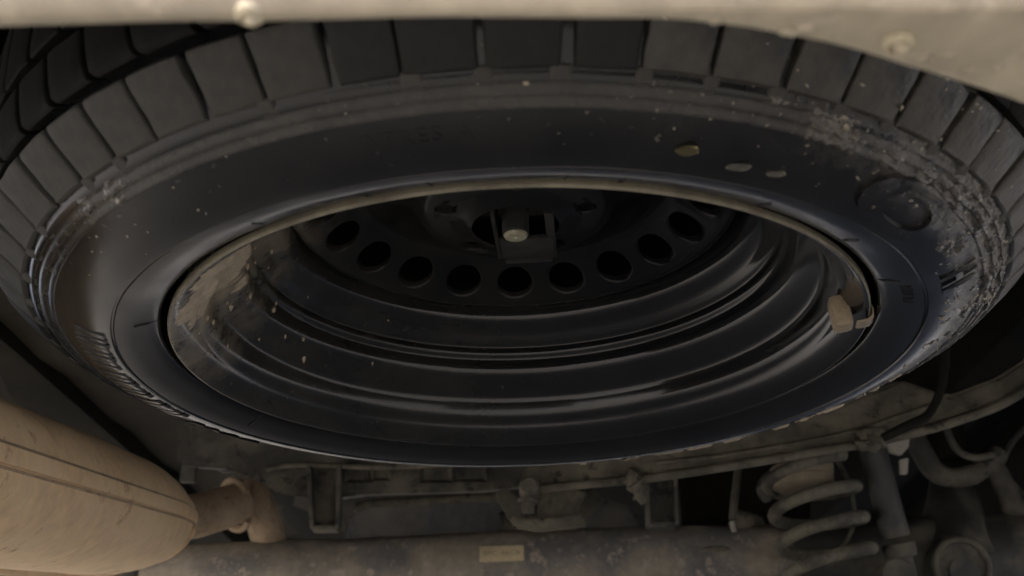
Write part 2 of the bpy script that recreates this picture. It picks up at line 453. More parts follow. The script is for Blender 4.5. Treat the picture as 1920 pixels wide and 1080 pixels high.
# ================================================================== SPARE WHEEL
wheel = thing('spare_wheel', 'black steel spare wheel with dusty tyre slung flat under the rear of the car', 'spare wheel', (0, 0, 0))
HW = .107          # half the tyre's width; the middle plane is z = HW
half = [(.2215, .016), (.2250, .0125), (.2262, .006), (.2268, .0020), (.2290, -.0004), (.2335, -.0025), (.2365, -.0034), (.241, -.0052), (.246, -.0064), (.2505, -.0070),
        (.2522, -.0072), (.2530, -.0062), (.2538, -.0062), (.2546, -.0078), (.2580, -.0078), (.263, -.0070), (.268, -.0056), (.273, -.0038), (.278, -.0016), (.283, .0010),
        (.2862, .0028), (.2872, .0022), (.2892, .0034), (.2898, .0050), (.2918, .0060), (.2926, .0052), (.2950, .0066), (.2955, .0082), (.2976, .0092), (.2983, .0084), (.3010, .0100),
        (.3012, .0114), (.3035, .0132), (.3055, .0165), (.3110, .0225), (.3160, .0290), (.3185, .0340), (.3205, .0420), (.3225, .0600), (.3235, .0850), (.3240, HW)]
full = half + [(r, 2*HW-z) for r, z in half[-2::-1]]
tyre = obj('tyre', lathe('tyre', full, 256, jitter=.00035, ang=55), M_TYRE, wheel)

# tread: shoulder blocks and the next rib, each block its own mesh copy
def block_mesh(name, prof, half_ang, depth, slant=0., seed=0):
    """prof: (r, z) outer line; the block goes depth inwards"""
    k = len(prof); steps = [(-half_ang, -1.3), (-half_ang+.0016, -.4), (-half_ang+.0042, 0), (-half_ang*.4, 0), (half_ang*.4, 0), (half_ang-.0042, 0), (half_ang-.0016, -.4), (half_ang, -1.3)]
    v = []; f = []; n = len(steps)
    cz = sum(p[1] for p in prof)/k
    for t, dr in steps:
        for i, (r, z) in enumerate(prof):
            rr = r+dr*.0011; zz_ = z-dr*.0006; s = slant*(i/(k-1)-.5)
            w = .0007*noise.noise(Vector((t*70, r*130, seed*3.7))); s += .0026*noise.noise(Vector((t*45, i*.9, seed*5.1)))
            v.append(((rr+w)*cos(t+s), (rr+w)*sin(t+s), zz_))
    base = len(v)
    for t, dr in (steps[0], steps[-1]):
        for i, (r, z) in enumerate(prof):
            s = slant*(i/(k-1)-.5)
            v.append(((r-depth)*cos(t+s), (r-depth)*sin(t+s), z+depth*.55*(1-i/(k-1))))
    for a in range(n-1):
        for i in range(k-1):
            f.append((a*k+i, (a+1)*k+i, (a+1)*k+i+1, a*k+i+1))
    for i in range(k-1):
        f.append((i, i+1, base+i+1, base+i)); f.append(((n-1)*k+i+1, (n-1)*k+i, base+k+i, base+k+i+1))
    f.append(tuple([a*k for a in range(n)]+[base+k, base])); f.append(tuple([a*k+k-1 for a in range(n)]+[base+2*k-1, base+k-1]))
    return mesh(name, v, f, ang=38)
NBK = 58; PA = 2*pi/NBK
sh_prof = [(.3040, .0118), (.3056, .0120), (.3072, .0138), (.3120, .0180), (.3175, .0225), (.3225, .0268), (.3258, .0300), (.3270, .0320), (.3264, .0336)]
rib_prof = [(.3268, .0410), (.3284, .0416), (.3300, .0440), (.3318, .0520), (.3328, .0620), (.3332, .0700), (.3320, .0715)]
rib2_prof = [(.3325, .0795), (.3336, .0802), (.3342, .0860), (.3344, HW), (.3342, 2*HW-.086), (.3336, 2*HW-.0802), (.3325, 2*HW-.0795)]
rng = random.Random(3)
CLS = [rng.randrange(3) for _ in range(NBK)]               # three block lengths, shuffled as on a real tread
PW = (.93, 1., 1.07); tot = sum(PW[c] for c in CLS); KP = NBK/tot
sh_me = [[block_mesh('tread_block', sh_prof, PA*PW[c]*KP*.5-.0050, .012, 0, c*7+q) for q in range(3)] for c in range(3)]
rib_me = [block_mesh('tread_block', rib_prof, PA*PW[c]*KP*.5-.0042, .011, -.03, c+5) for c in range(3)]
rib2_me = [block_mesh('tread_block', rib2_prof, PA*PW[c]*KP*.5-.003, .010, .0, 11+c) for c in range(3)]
mud_me = [[m_.copy() for m_ in g] for g in sh_me]; dust_lit_me = [[m_.copy() for m_ in g] for g in sh_me]
for g in dust_lit_me:
    for m_ in g: m_.materials.append(M_TREADL)
for g in sh_me:
    for m_ in g: m_.materials.append(M_TREAD)
for g in mud_me:
    for m_ in g: m_.materials.append(M_TREADM)
for m_ in rib_me+rib2_me: m_.materials.append(M_RUBSHADE)
lug_prof = [(.2965, .0084), (.2990, .0089), (.3022, .0103), (.3045, .0120), (.3048, .0132)]
lug_me = [block_mesh('shoulder_lug', lug_prof, .013+.002*q, .006, 0, 3+q) for q in range(3)]
for m_ in lug_me: m_.materials.append(M_TREADL)
PH0 = radians(258.6); acc = PH0
for c in CLS:
    w = PA*PW[c]*KP; t = acc; acc += w
    d = math.degrees(t) % 360
    right = d > 283 or d < 30
    o = obj('tread_block', (mud_me if right else (dust_lit_me if 190 < d < 253 else sh_me))[c][rng.randrange(3)], None, tyre); o.rotation_euler.z = t
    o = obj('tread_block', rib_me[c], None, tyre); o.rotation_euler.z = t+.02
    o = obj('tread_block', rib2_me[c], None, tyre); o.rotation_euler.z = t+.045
    if rng.random() < .25: continue
    o = obj('shoulder_lug', lug_me[rng.randrange(3)], None, tyre); o.rotation_euler.z = t+w*.5+.01*rng.uniform(-1, 1)

# raised lettering on the sidewall
def side_z(r):
    for (r0, z0), (r1, z1) in zip(half, half[1:]):
        if r0 <= r <= r1: return z0+(z1-z0)*(r-r0)/(r1-r0)
    return 0
def arc_text(txt, r_mid, size, ang, flip, raise_=.0009, stretch=1., spacing=1., name='sidewall_letter', font_bold=.0):
    """letters standing proud of the sidewall; each letter a mesh of its own. flip: tops point to the hub"""
    pos = ang
    sgn = -1 if flip else 1
    for ch in txt:
        if ch == ' ':
            pos += sgn*size*.4*stretch/r_mid; continue
        cu = bpy.data.curves.new('letter', 'FONT'); cu.body = ch; cu.size = size; cu.extrude = .5*raise_; cu.offset = font_bold
        cu.resolution_u = 4
        to = bpy.data.objects.new('letter', cu); C.objects.link(to)
        dg = bpy.context.evaluated_depsgraph_get()
        me = bpy.data.meshes.new_from_object(to.evaluated_get(dg))
        bpy.data.objects.remove(to); bpy.data.curves.remove(cu)
        if not me.vertices: continue
        x0 = min(q.co.x for q in me.vertices); x1 = max(q.co.x for q in me.vertices)
        y0 = min(q.co.y for q in me.vertices); y1 = max(q.co.y for q in me.vertices)
        bm = bmesh.new(); bm.from_mesh(me)
        for q in bm.verts:
            x = (q.co.x-x0)*stretch; y = q.co.y-(y0+y1)/2; up_ = q.co.z > 0
            r = r_mid + (-y if flip else y)
            t = pos + sgn*x/r_mid
            z = side_z(r) + (-raise_ if up_ else .0008)
            q.co = Vector((r*cos(t), r*sin(t), z))
        bmesh.ops.recalc_face_normals(bm, faces=bm.faces)
        bm.to_mesh(me); bm.free()
        me.materials.clear()
        obj(name, me, M_TYRE, tyre)
        pos += sgn*((x1-x0)*stretch+size*.16*spacing)/r_mid
def ang_px(px, py, z=-.008):
    p = atz(px, py, z); return math.atan2(p.y, p.x), math.hypot(p.x, p.y)
a0, r0 = ang_px(640, 246); arc_text('ATRES A', .2775, .0100, a0, False, .0004, 1.15, 1.2)
a0, r0 = ang_px(1690, 545); arc_text('PSU TZ', .2435, .0095, a0, False, .0006, .8, .9)
a0, r0 = ang_px(458, 846); arc_text('OOOB', .2735, .026, a0, False, .0015, .9, .9)
bars = [block_mesh('sidewall_rib', [(r, side_z(r)-.0015+.0003*q) for r in (.2585, .2620, .2660, .2700, .2735, .2765)], .0105+.002*q, .003, 0, 40+q) for q in range(3)]
for m_ in bars: m_.materials.append(M_TYRE)
for k in range(21):
    if k in (5, 12): continue
    o = obj('sidewall_rib', bars[k % 3], None, tyre); o.rotation_euler.z = radians(160+k*1.75)
a0, r0 = ang_px(1650, 350); arc_text('O', .2745, .040, a0, False, .0028, 2.4, font_bold=.0016)
a0, r0 = ang_px(1785, 520); arc_text('HE', .2735, .028, a0, False, .0015, .8, .7, font_bold=.0008)
# fine moulding lines across the bead
rib = sweep('bead_rib', [(.2280, 0, .0004), (.2335, 0, -.0030), (.241, 0, -.0058)], .0004, 6)
rib.materials.append(M_TYRE)
for d in (150, 196, 237, 251, 262, 277, 284, 300, 320, 336):
    o = obj('bead_rib', rib, None, tyre); o.rotation_euler.z = radians(d+rng.uniform(-2, 2))

# ---- rim: barrel, disc with twenty round holes and five bolt holes
bar = [(.1560, .1080), (.1575, .0900), (.1600, .0850), (.1650, .0822), (.1690, .0800), (.1715, .0770), (.1738, .0735), (.1760, .0712), (.1778, .0700), (.1780, .0685), (.1768, .0665),
       (.1770, .0640), (.1785, .0622), (.1800, .0606), (.1804, .0590), (.1800, .0560), (.1806, .0500), (.1840, .0460), (.1900, .0410), (.1955, .0372), (.1985, .0350), (.2000, .0322), (.2006, .0290),
       (.2016, .0230), (.2030, .0190), (.2052, .0166), (.2072, .0148), (.2082, .0120), (.2100, .0085), (.2140, .0045), (.2180, .0012), (.2200, .0000), (.2212, -.0006), (.2222, -.0002), (.2226, .0012), (.2224, .0040), (.2205, .0110), (.2190, .0160)]
mi = [1 if (b[0] >= .2205 and b[1] < .003) else 0 for b in bar]
rim = obj('rim', lathe('rim', bar, 256, ang=60, mi=mi), [M_RIM, M_LIP], wheel)
bar_r = lambda z: next(a[0]+(b[0]-a[0])*(a[1]-z)/(a[1]-b[1]) for a, b in zip(bar, bar[1:]) if a[1] >= z > b[1])
# back half of the barrel above the disc
back = [(.1640, .0975), (.1640, .120), (.190, .150), (.200, .190), (.214, .205), (.2222, .213), (.2190, .198)]
obj('barrel_back', lathe('barrel_back', back, 128), M_RIM, rim)
DT = .0035
def disc_z(r):
    P = [(.030, .0900), (.034, .0912), (.040, .0945), (.046, .0960), (.058, .0962), (.063, .0970), (.068, .1005), (.074, .1065), (.085, .1135), (.095, .1180), (.104, .1200), (.110, .1195), (.115, .1172), (.1440, .0962), (.1480, .0945), (.1510, .0950), (.1530, .0968), (.1560, .1010)]
    for (r0, z0), (r1, z1) in zip(P, P[1:]):
        if r <= r1: 
            t = max(0, (r-r0)/(r1-r0)); t2 = t
            return z0+(z1-z0)*t2
    return P[-1][1]
def disc_ring(rlist, n=160):
    v = []; f = []
    for i in range(n):
        t = 2*pi*i/n
        for r in rlist: v.append((r*cos(t), r*sin(t), disc_z(r)))
    k = len(rlist)
    for i in range(n):
        a = i*k; b = ((i+1) % n)*k
        for q in range(k-1): f.append((a+q, b+q, b+q+1, a+q+1))
    return v, f
def holed_ring(r0, r1, rc, rh, count, ph, oval=1.0, m=48):
    v = []; f = []
    ha = pi/count
    for s in range(count):
        tc = ph+2*pi*s/count
        rings = []
        q4 = m//4
        for lev in range(5):
            ring = []
            for j in range(m):
                e, u = divmod(j, q4); u = u/q4*2-1
                sx_, sy_ = ((1, u), (-u, 1), (-1, -u), (u, -1))[e]      # round the sector's edge, corners included
                a = math.atan2(sy_, sx_)
                hx, hy = cos(a)*rh/rc, sin(a)*rh*oval          # hole: angle, radius
                ox, oy = ha*sx_, sy_*((r1-rc) if sy_ > 0 else (rc-r0))
                if lev == 0: x, y, z = ox, oy, 0
                elif lev == 1: x, y, z = hx+(ox-hx)*.35, hy+(oy-hy)*.35, 0
                elif lev == 2: x, y, z = hx*1.12, hy*1.12, 0
                elif lev == 3: x, y, z = hx, hy, .0010
                else: x, y, z = hx*.99, hy*.99, DT+.001
                r = rc+y; t = tc+x
                ring.append(len(v)); v.append((r*cos(t), r*sin(t), disc_z(r)+z))
            rings.append(ring)
        for A, B in zip(rings, rings[1:]):
            for j in range(m):
                f.append((A[j], A[(j+1) % m], B[(j+1) % m], B[j]))
    return v, f
HPH = radians(90.8)
vv, ff = [], []
def add(vf):
    b = len(vv); vv.extend(vf[0]); ff.extend([tuple(i+b for i in q) for q in vf[1]])
R_IN = .1165; R_OUT = .1435
add(holed_ring(R_IN, R_OUT, .1300, .0136, 20, HPH, .80, 64))
add(disc_ring([R_OUT-.0002, .1445, .1465, .148, .1495, .151, .153, .1560], 240))
add(disc_ring([.0700, .072, .074, .078, .082, .086, .090, .094, .097, .101, .104, .107, .110, .113, .115, R_IN+.0002], 240))
add(holed_ring(.0410, .0590, .0500, .0068, 5, radians(56), 1.0, 96))
add(disc_ring([.030, .0315, .033, .034, .036, .038, .040, .0414]))
add(disc_ring([.0586, .060, .063, .065, .068, .0700]))
obj('disc', mesh('disc', vv, ff, ang=50), M_DISC, rim)
# dark plate of the winch above the disc, seen through the holes
# ---- mud caked on the left of the barrel
def mud_patch():
    v = []; f = []; na, nzv = 200, 100
    for j in range(nzv+1):
        z = .0010+.092*j/nzv
        for i in range(na+1):
            d = 150+95*i/na; t = radians(d)
            try: r = bar_r(z)
            except StopIteration: r = .170
            p = Vector((r*cos(t), r*sin(t), z))
            n1 = noise.fractal(Vector((t*10, z*12, 3.3)), 1., 2., 5)
            n2 = noise.fractal(Vector((t*40, z*60, 7.7)), 1., 2., 4)
            core = 1-((d-200)/17)**2 if d < 200 else 1-((d-200)/26)**2
            vert = 1-((z-.028)/.028)**2
            m = 1.1*min(core, vert) - .50 + .10 + .80*n1 + .22*n2
            h = max(-.0012, min(.0060, m*.0055+.0010*n2*max(0, m)))
            rr = r-h-.0004
            v.append((rr*cos(t), rr*sin(t), z))
    for j in range(nzv):
        for i in range(na):
            a = j*(na+1)+i; f.append((a, a+1, a+na+2, a+na+1))
    return mesh('mud_patch', v, f, ang=80)
obj('mud_patch', mud_patch(), M_MUD, rim)
# thin dry dust trails and crumbs further round
bm = bmesh.new()
for k in range(60):
    d = random.gauss(195, 24); z = random.uniform(.012, .085)
    t = radians(d); r = bar_r(z)-.0004
    q = bmesh.ops.create_icosphere(bm, subdivisions=1, radius=random.uniform(.0005, .0017))
    for w in q['verts']: w.co = Vector((w.co.x, w.co.y, w.co.z*random.uniform(1, 3)))+Vector((r*cos(t), r*sin(t), z))
me = bpy.data.meshes.new('mud_crumbs'); bm.to_mesh(me); bm.free(); me.shade_smooth()
obj('mud_crumbs', me, M_MUD, rim)['kind'] = 'stuff'

# ---- clip-on balance weight on the rim edge
pw = atz(1590, 592, .004); tw = math.atan2(pw.y, pw.x)
wt = bpy.data.objects.new('wheel_weight', None)
er = Vector((cos(tw), sin(tw), 0)); et = Vector((-sin(tw), cos(tw), 0))
def wmesh():
    c = er*.2068
    return frame_box('wheel_weight', c+zz*-.0050, c+zz*.0165-er*.002, .0124, .0160, .0036, upv=tuple(et))
wo = obj('wheel_weight', wmesh(), M_WEIGHT, wheel)
def cmesh():
    v = []; f = []
    sec = [(.2150, -.0046), (.2190, -.0042), (.2222, -.0036), (.2246, -.0014), (.2252, .0030), (.2244, .0062)]
    th = .0011
    for u in (-1, -.85, .85, 1):
        t = tw-.018+u*.0058/.22
        for r, z in sec: v.append((r*cos(t), r*sin(t), z))
        for r, z in sec: v.append(((r-th)*cos(t), (r-th)*sin(t), z+th))
    k = len(sec)
    for a in range(3):
        A = a*2*k; B = A+2*k
        for i in range(k-1):
            f.append((A+i, B+i, B+i+1, A+i+1)); f.append((A+k+i+1, B+k+i+1, B+k+i, A+k+i))
        f.append((A, A+k, B+k, B)); f.append((A+k-1, B+k-1, B+2*k-1, A+2*k-1))
    for A in (0, 6*k):
        for i in range(k-1): f.append((A+i, A+i+1, A+k+i+1, A+k+i))
    return mesh('weight_clip', v, f, ang=40)
obj('weight_clip', cmesh(), M_WEIGHT, wo)
bpy.data.objects.remove(wt)

# ---- wet mud crusted on the ridges of the right shoulder, and dry mud along the far edge
def crust(d0, d1, r0, r1, na, nr, cut, gain, hmax, seed):
    v = []; f = []
    for j in range(nr+1):
        u = j/nr; r = r0+(r1-r0)*u
        for i in range(na+1):
            w = i/na; t = radians(d0+(d1-d0)*w)
            p = Vector((r*cos(t), r*sin(t), 0))
            n1 = noise.fractal(p*55+Vector((0, 0, seed)), 1., 2., 5); n2 = noise.fractal(p*230+Vector((0, 0, seed+4)), 1., 2., 3)
            edge = min(1, min(w, 1-w)*5, min(u, 1-u)*4)
            m = n1*1.1+.35*n2-cut+.55*(edge-1)
            h = max(-.0012, min(hmax, m*gain))
            v.append(((r+.25*h)*cos(t), (r+.25*h)*sin(t), side_z(r)-h))
    for j in range(nr):
        for i in range(na):
            a = j*(na+1)+i; f.append((a, a+1, a+na+2, a+na+1))
    return mesh('mud_crust', v, f, ang=80)
M_CRUST = mat('wet mud crust', (.046, .042, .036), .24, dirt=(.095, .086, .07), dirt_scale=40, bump=.6, bump_scale=220, dirt2=(.26, .23, .17), d2_scale=90, d2_lo=.60, d2_hi=.66, rough_dirt=.36)
obj('mud_crust', crust(292, 362, .2855, .3030, 420, 46, .06, .0042, .0028, 1.3), M_CRUST, tyre)
obj('mud_crust', crust(316, 362, .2640, .2870, 300, 50, .28, .0034, .0016, 8.1), M_CRUST, tyre)
obj('mud_crust', crust(208, 246, .2860, .3020, 240, 40, .34, .0034, .0020, 5.5), M_CRUST, tyre)
obj('mud_crust', crust(14, 82, .2640, .2800, 420, 26, .0, .0036, .0016, 3.1), M_MUD, tyre)

# ---- mud crumbs on the tyre (right shoulder, tread edge)
bm = bmesh.new()
def crumb(d, r, z, s, el=1.):
    t = radians(d)
    q = bmesh.ops.create_icosphere(bm, subdivisions=1, radius=s)
    R3 = Matrix.Rotation(random.uniform(0, 6.3), 3, Vector((random.random()-.5, random.random()-.5, random.random()-.5)).normalized())
    for w in q['verts']:
        c = R3 @ Vector((w.co.x*el, w.co.y*random.uniform(.6, 1.1), w.co.z*.8))
        w.co = c+Vector((r*cos(t), r*sin(t), z))
prof_all = [(q[0], q[1]) for q in half]
for k in range(60):
    d = random.gauss(318, 17) if k % 10 else random.uniform(220, 345)
    i = random.randrange(18, 32)
    (r0, z0), (r1, z1) = prof_all[i], prof_all[i+1]; u = random.random()
    crumb(d, r0+(r1-r0)*u, z0+(z1-z0)*u, random.uniform(.0004, .0011)*(1.4 if random.random() < .12 else 1), random.uniform(.8, 2.))
for k in range(26):
    d = random.gauss(306, 12); u = random.random(); i = random.randrange(2, 7)
    (r0, z0), (r1, z1) = sh_prof[i], sh_prof[i+1]
    crumb(d, r0+(r1-r0)*u, z0+(z1-z0)*u-.0002, random.uniform(.0003, .0012), random.uniform(.8, 2.6))
for k in range(70):
    d = random.gauss(345, 14); r = random.uniform(.262, .290)
    crumb(d, r, side_z(r), random.uniform(.0003, .0009), random.uniform(1, 4.5))
for k in range(14):
    d = random.gauss(222, 10); r = random.uniform(.26, .295)
    crumb(d, r, side_z(r), random.uniform(.0003, .0010), random.uniform(1, 2))
for k in range(160):
    d = random.uniform(15, 80); r = random.uniform(.2985, .3035)
    crumb(d, r, side_z(r), random.uniform(.0004, .0012), random.uniform(1, 2))
me = bpy.data.meshes.new('mud_specks'); bm.to_mesh(me); bm.free(); me.shade_smooth()
obj('mud_specks', me, M_SPECK, tyre)['kind'] = 'stuff'

# ---- three drops of muddy water hanging from the near sidewall
def drop(px, py, sx, sy, m, label, seed):
    r_ = ang_px(px, py, -.009); t = r_[0]; r = r_[1]
    o = obj('water_drop', blob('water_drop', .0042, seed, (sx, sy, .42), 3, .25), m, None, (r*cos(t), r*sin(t), side_z(r)-.0008))
    tag(o, label, 'water drop', 'muddy drops on the near sidewall')
drop(1291, 296, 1.25, .9, M_DROPY, 'yellowish muddy drop, largest of three on the near sidewall', 1)
drop(1385, 321, 1.35, .55, M_DROP, 'thin clear drop between the yellowish drop and the right end drop', 2)
drop(1456, 334, 1.1, .5, M_DROP, 'small clear drop farthest right of the three on the near sidewall', 3)
pg = ang_px(989, 222, -.009)
tag(obj('grit_grain', blob('grit_grain', .0013, 8, (1, 1, .7)), M_MUD, None, (pg[1]*cos(pg[0]), pg[1]*sin(pg[0]), side_z(pg[1])-.0004)), 'single tan grain of grit on the near sidewall, left of the drops', 'grit')

# ================================================================== SPARE WHEEL CARRIER (winch) in the hub
car = thing('wheel_carrier', 'dark steel lifting bracket with pale threaded bolt in the wheel hub', 'wheel carrier', (0, 0, .082))
def K(x, y, z): return Vector((x, y, z-.082))
# U-shaped saddle
obj('base_plate', frame_box('base_plate', K(.0072, .014, .0890), K(.0090, .044, .0890), .038, .005, .0022), M_STEEL, car)
obj('side_plate', frame_box('side_plate', K(-.0155, -.018, .101), K(-.0115, .046, .098), .003, .022, .001), M_STEEL, car)
obj('side_plate', frame_box('side_plate', K(.0225, -.018, .101), K(.0265, .046, .098), .0065, .022, .001), M_STEEL, car)
obj('end_lip', frame_box('end_lip', K(-.008, .0455, .0880), K(.026, .0445, .0880), .004, .008, .0018), M_STEEL, car)
# threaded bolt, its end face pale
th = []
z = .120
while z > .0858:
    th += [(.0082, z), (.0094, z-.0008), (.0082, z-.0016)]; z -= .0017
th += [(.0088, .0850), (.0082, .0838), (.0001, .0836)]
bo = obj('bolt', lathe('bolt', [(r, z-.082) for r, z in th], 32, ang=50), M_STEEL, car)
obj('bolt_end', lathe('bolt_end', [(.0001, .0006), (.0012, .0007), (.0018, -.0002), (.0060, -.0004), (.0078, .0002), (.0084, .0014), (.0082, .0028)], 32, ang=50), M_BOLT, bo, (0, 0, .0004))
# winch plate over the disc and a light steel edge seen through the holes
obj('winch_plate', lathe('winch_plate', [(.0001, .056), (.055, .056), (.058, .054), (.060, .058), (.060, .062)], 48), M_STEEL, car)
obj('cable', sweep('cable', catmull([atz(890, 528, .137)-Vector((0, 0, .082)), atz(962, 526, .137)-Vector((0, 0, .082)), atz(1060, 518, .137)-Vector((0, 0, .082)), atz(1150, 500, .137)-Vector((0, 0, .082)), atz(1250, 464, .137)-Vector((0, 0, .082))], 6), .0017, 10), M_CLIP, car)

# ================================================================== MUFFLER
A = Vector((-.422, -.12, -.0737)); B = Vector((-.4409, .6929, .0498))
muf = thing('muffler', 'big tan dust-covered muffler at lower left beside the spare wheel', 'muffler', tuple(A))
ax = (B-A); Lm = ax.length
MR = .0635
prof = [(0, .001), (.0, .03), (.002, .050), (.012, .060), (.03, MR)]
prof += [(Lm*t, MR) for t in (.1, .2, .3, .4, .5, .6, .66)]
for q in range(1, 15):
    u = sin(q/14*pi/2)
    prof.append((Lm*(.6964+.3036*u), MR*math.sqrt(max(.09, 1-u*u))))
def muf_pt(s, r, phi, sx=1.268):
    d = ax.normalized(); a = d.cross(zz).normalized(); b = a.cross(d).normalized()
    return d*s + (a*cos(phi)*sx+b*sin(phi))*r
v = []; f = []; n = 64
for s, r in prof:
    for j in range(n):
        p = muf_pt(s, r, 2*pi*j/n); p += (.0009*noise.noise(p*16))*Vector((1, 0, 1)); v.append(p)
for i in range(len(prof)-1):
    for j in range(n): f.append((i*n+j, i*n+(j+1) % n, (i+1)*n+(j+1) % n, (i+1)*n+j))
f.append(tuple(range((len(prof)-1)*n, len(prof)*n)))
obj('muffler_body', mesh('muffler_body', v, f, ang=60), M_MUF, muf)
# rolled lock seam down its flank, pinch seam underneath, crimped rim of the end cap
def strip(name, phi0, phi1, h, s0, s1):
    pr = [(s, r) for s, r in prof if s0*Lm <= s <= s1*Lm]
    v = []; f = []
    pts = [(phi0, -.001), (phi0+.012, h), ((phi0+phi1)/2, h*1.1), (phi1-.012, h), (phi1, -.001)]
    for s, r in pr:
        for ph, hh in pts: v.append(muf_pt(s, r+hh, ph))
    k = len(pts)
    for i in range(len(pr)-1):
        for q in range(k-1): f.append((i*k+q, i*k+q+1, (i+1)*k+q+1, (i+1)*k+q))
    return mesh(name, v, f, ang=30)
obj('lock_seam', strip('lock_seam', radians(-5), radians(7), .0032, .02, .99), M_MUF, muf)
for ph in (-6.5, 8.5):
    pts = [muf_pt(q, r+.0006, radians(ph)) for q, r in prof if .02*Lm < q < .99*Lm]
    obj('seam_edge', sweep('seam_edge', pts, .0011, 6), M_RUST, muf)
obj('pinch_seam', strip('pinch_seam', radians(-102), radians(-97), .0050, .02, .97), M_MUF, muf)
cr = []
for j in range(65):
    cr.append(muf_pt(Lm*.90, MR*.76, 2*pi*j/64))
obj('end_crimp', sweep('end_crimp', cr, .0018, 8, cap=False), M_MUF, muf)
# outlet pipe: leaves the end, turns to the right, then drops away over the axle
tip = aty(358, 972, .735)
pp = catmull([aty(340, 972, .715), aty(372, 966, .735), aty(410, 955, .765), aty(450, 945, .79)], 6)
pipe = obj('outlet_pipe', sweep('outlet_pipe', [p-A for p in pp], [.0275]*len(pp), 28), M_RUST, muf)
pp = catmull([aty(466, 893, .83), aty(474, 920, .832), aty(486, 955, .838), aty(500, 1000, .85), aty(512, 1050, .87)], 7)
obj('tail_pipe', sweep('tail_pipe', [p-A for p in pp], [.0190+.004*min(1, i/14) for i in range(len(pp))], 26), M_RUST, muf)
ringp = []
for j in range(30):
    t = radians(20+j*10)
    c = aty(441, 947, .785)
    d = (aty(470, 942, .80)-aty(410, 955, .765)).normalized(); a = d.cross(zz).normalized(); b = a.cross(d).normalized()
    ringp.append(c + (a*cos(t)*.030+b*sin(t)*.032) - A)
obj('pipe_clamp', sweep('pipe_clamp', ringp, .0048, 10), M_RUST, muf)
hk = catmull([aty(446, 985, .78), aty(443, 930, .775), aty(447, 903, .772), aty(465, 893, .772), aty(490, 890, .775), aty(500, 872, .775)], 6)
tag(obj('exhaust_hanger', sweep('exhaust_hanger', hk, .0045, 10), M_BAR), 'bent tan hanger rod hooked over the rusty pipe right of the muffler', 'exhaust hanger')

# ================================================================== REAR AXLE
YX = .86
ax0 = aty(960, 1003, YX)
RX = .056
axc = Vector((0, YX, ax0.z-RX*.97))
axle = thing('rear_axle', 'thick rear axle tube with flaking mottled paint along the bottom of the photo', 'axle', tuple(axc))
n = 40; v = []; f = []; segs = 90
for i in range(segs+1):
    x = -.72+1.44*i/segs
    rad = RX*(1+.06*math.exp(-((x-.06)/.16)**2))
    for j in range(n):
        t = 2*pi*j/n
        nn = Vector((x*9, cos(t)*1.4, sin(t)*1.4))
        rr = rad+.0025*noise.fractal(nn*1.6, 1, 2, 4)
        v.append((x, rr*cos(t), rr*sin(t)))
for i in range(segs):
    for j in range(n): f.append((i*n+j, i*n+(j+1) % n, (i+1)*n+(j+1) % n, (i+1)*n+j))
obj('axle_tube', mesh('axle_tube', v, f, ang=70), M_AXLE, axle)
for sx, x0 in ((-1, -.50), (1, .345)):
    obj('end_sleeve', sweep('end_sleeve', [(x0, 0, 0), (x0+sx*.007, 0, 0), (sx*.72, 0, 0)], [RX*1.0, RX*1.07, RX*1.07], 36, rough=.002), M_SHOCK, axle)
st = aty(941, 1043, YX-RX*.93)-axc
# sticker bent over the tube
v = []; f = []
ct = math.atan2(st.z, st.y)
hw_, hh_ = .0285, .0100
def axp(x, t, lift): 
    return Vector((x, (RX*1.055+lift)*cos(t), (RX*1.055+lift)*sin(t)))
for j in range(7):
    t = ct+(j/6-.5)*2*hh_/RX
    for i in range(9): v.append(axp(st.x+(i/8-.5)*2*hw_, t, .0035))
for j in range(6):
    for i in range(8):
        a = j*9+i; f.append((a, a+1, a+10, a+9))
stk = obj('sticker', mesh('sticker', v, f), M_STICK, axle)
def sticker_text(txt, size):
    cu = bpy.data.curves.new('print', 'FONT'); cu.body = txt; cu.size = size; cu.align_x = 'CENTER'; cu.align_y = 'CENTER'; cu.resolution_u = 3
    to = bpy.data.objects.new('print', cu); C.objects.link(to)
    me = bpy.data.meshes.new_from_object(to.evaluated_get(bpy.context.evaluated_depsgraph_get()))
    bpy.data.objects.remove(to); bpy.data.curves.remove(cu)
    for q in me.vertices:
        x, y = q.co.x*1.15, q.co.y
        q.co = axp(st.x+x, ct-y/RX, .0040)
    return me
me = sticker_text('BFC -86CA', .0088); me.materials.clear()
obj('print', me, M_INK, stk)
# breather / weld bead bright scrape on the right
p = aty(1345, 1030, YX-RX*.95)-axc
obj('weld_bead', blob('weld_bead', .006, 4, (3.4, .8, .8)), M_BAR, axle, tuple(p))
p = aty(1030, 1025, YX-RX*.9)-axc
obj('weld_bead', blob('weld_bead', .004, 6, (5.0, .7, .6)), M_BAR, axle, tuple(p))

# ================================================================== FUEL TANK behind the axle
YT = 1.06
tank = thing('fuel_tank', 'dark grey rounded fuel tank showing above the axle tube', 'fuel tank', (0, YT, .1))
out_px = [(640, 1030), (648, 985), (656, 958), (672, 944), (700, 937), (800, 931), (930, 925), (1060, 922), (1110, 926), (1160, 938), (1192, 950), (1206, 972), (1212, 1030)]
pts = [aty(x, y, YT)-Vector((0, YT, .1)) for x, y in out_px]
obj('tank_shell', prism('tank_shell', pts, (0, .42, .0), .012), M_TANK, tank)
p0 = [aty(x, y, YT-.004)-Vector((0, YT, .1)) for x, y in ((668, 953), (700, 944), (800, 938), (940, 932), (965, 948), (985, 975))]
obj('tank_seam', sweep('tank_seam', catmull(p0, 6), .007, 10), M_BAR, tank)
p0 = [aty(x, y, YT-.02)-Vector((0, YT, .1)) for x, y in ((940, 980), (1000, 968), (1080, 958), (1120, 925))]
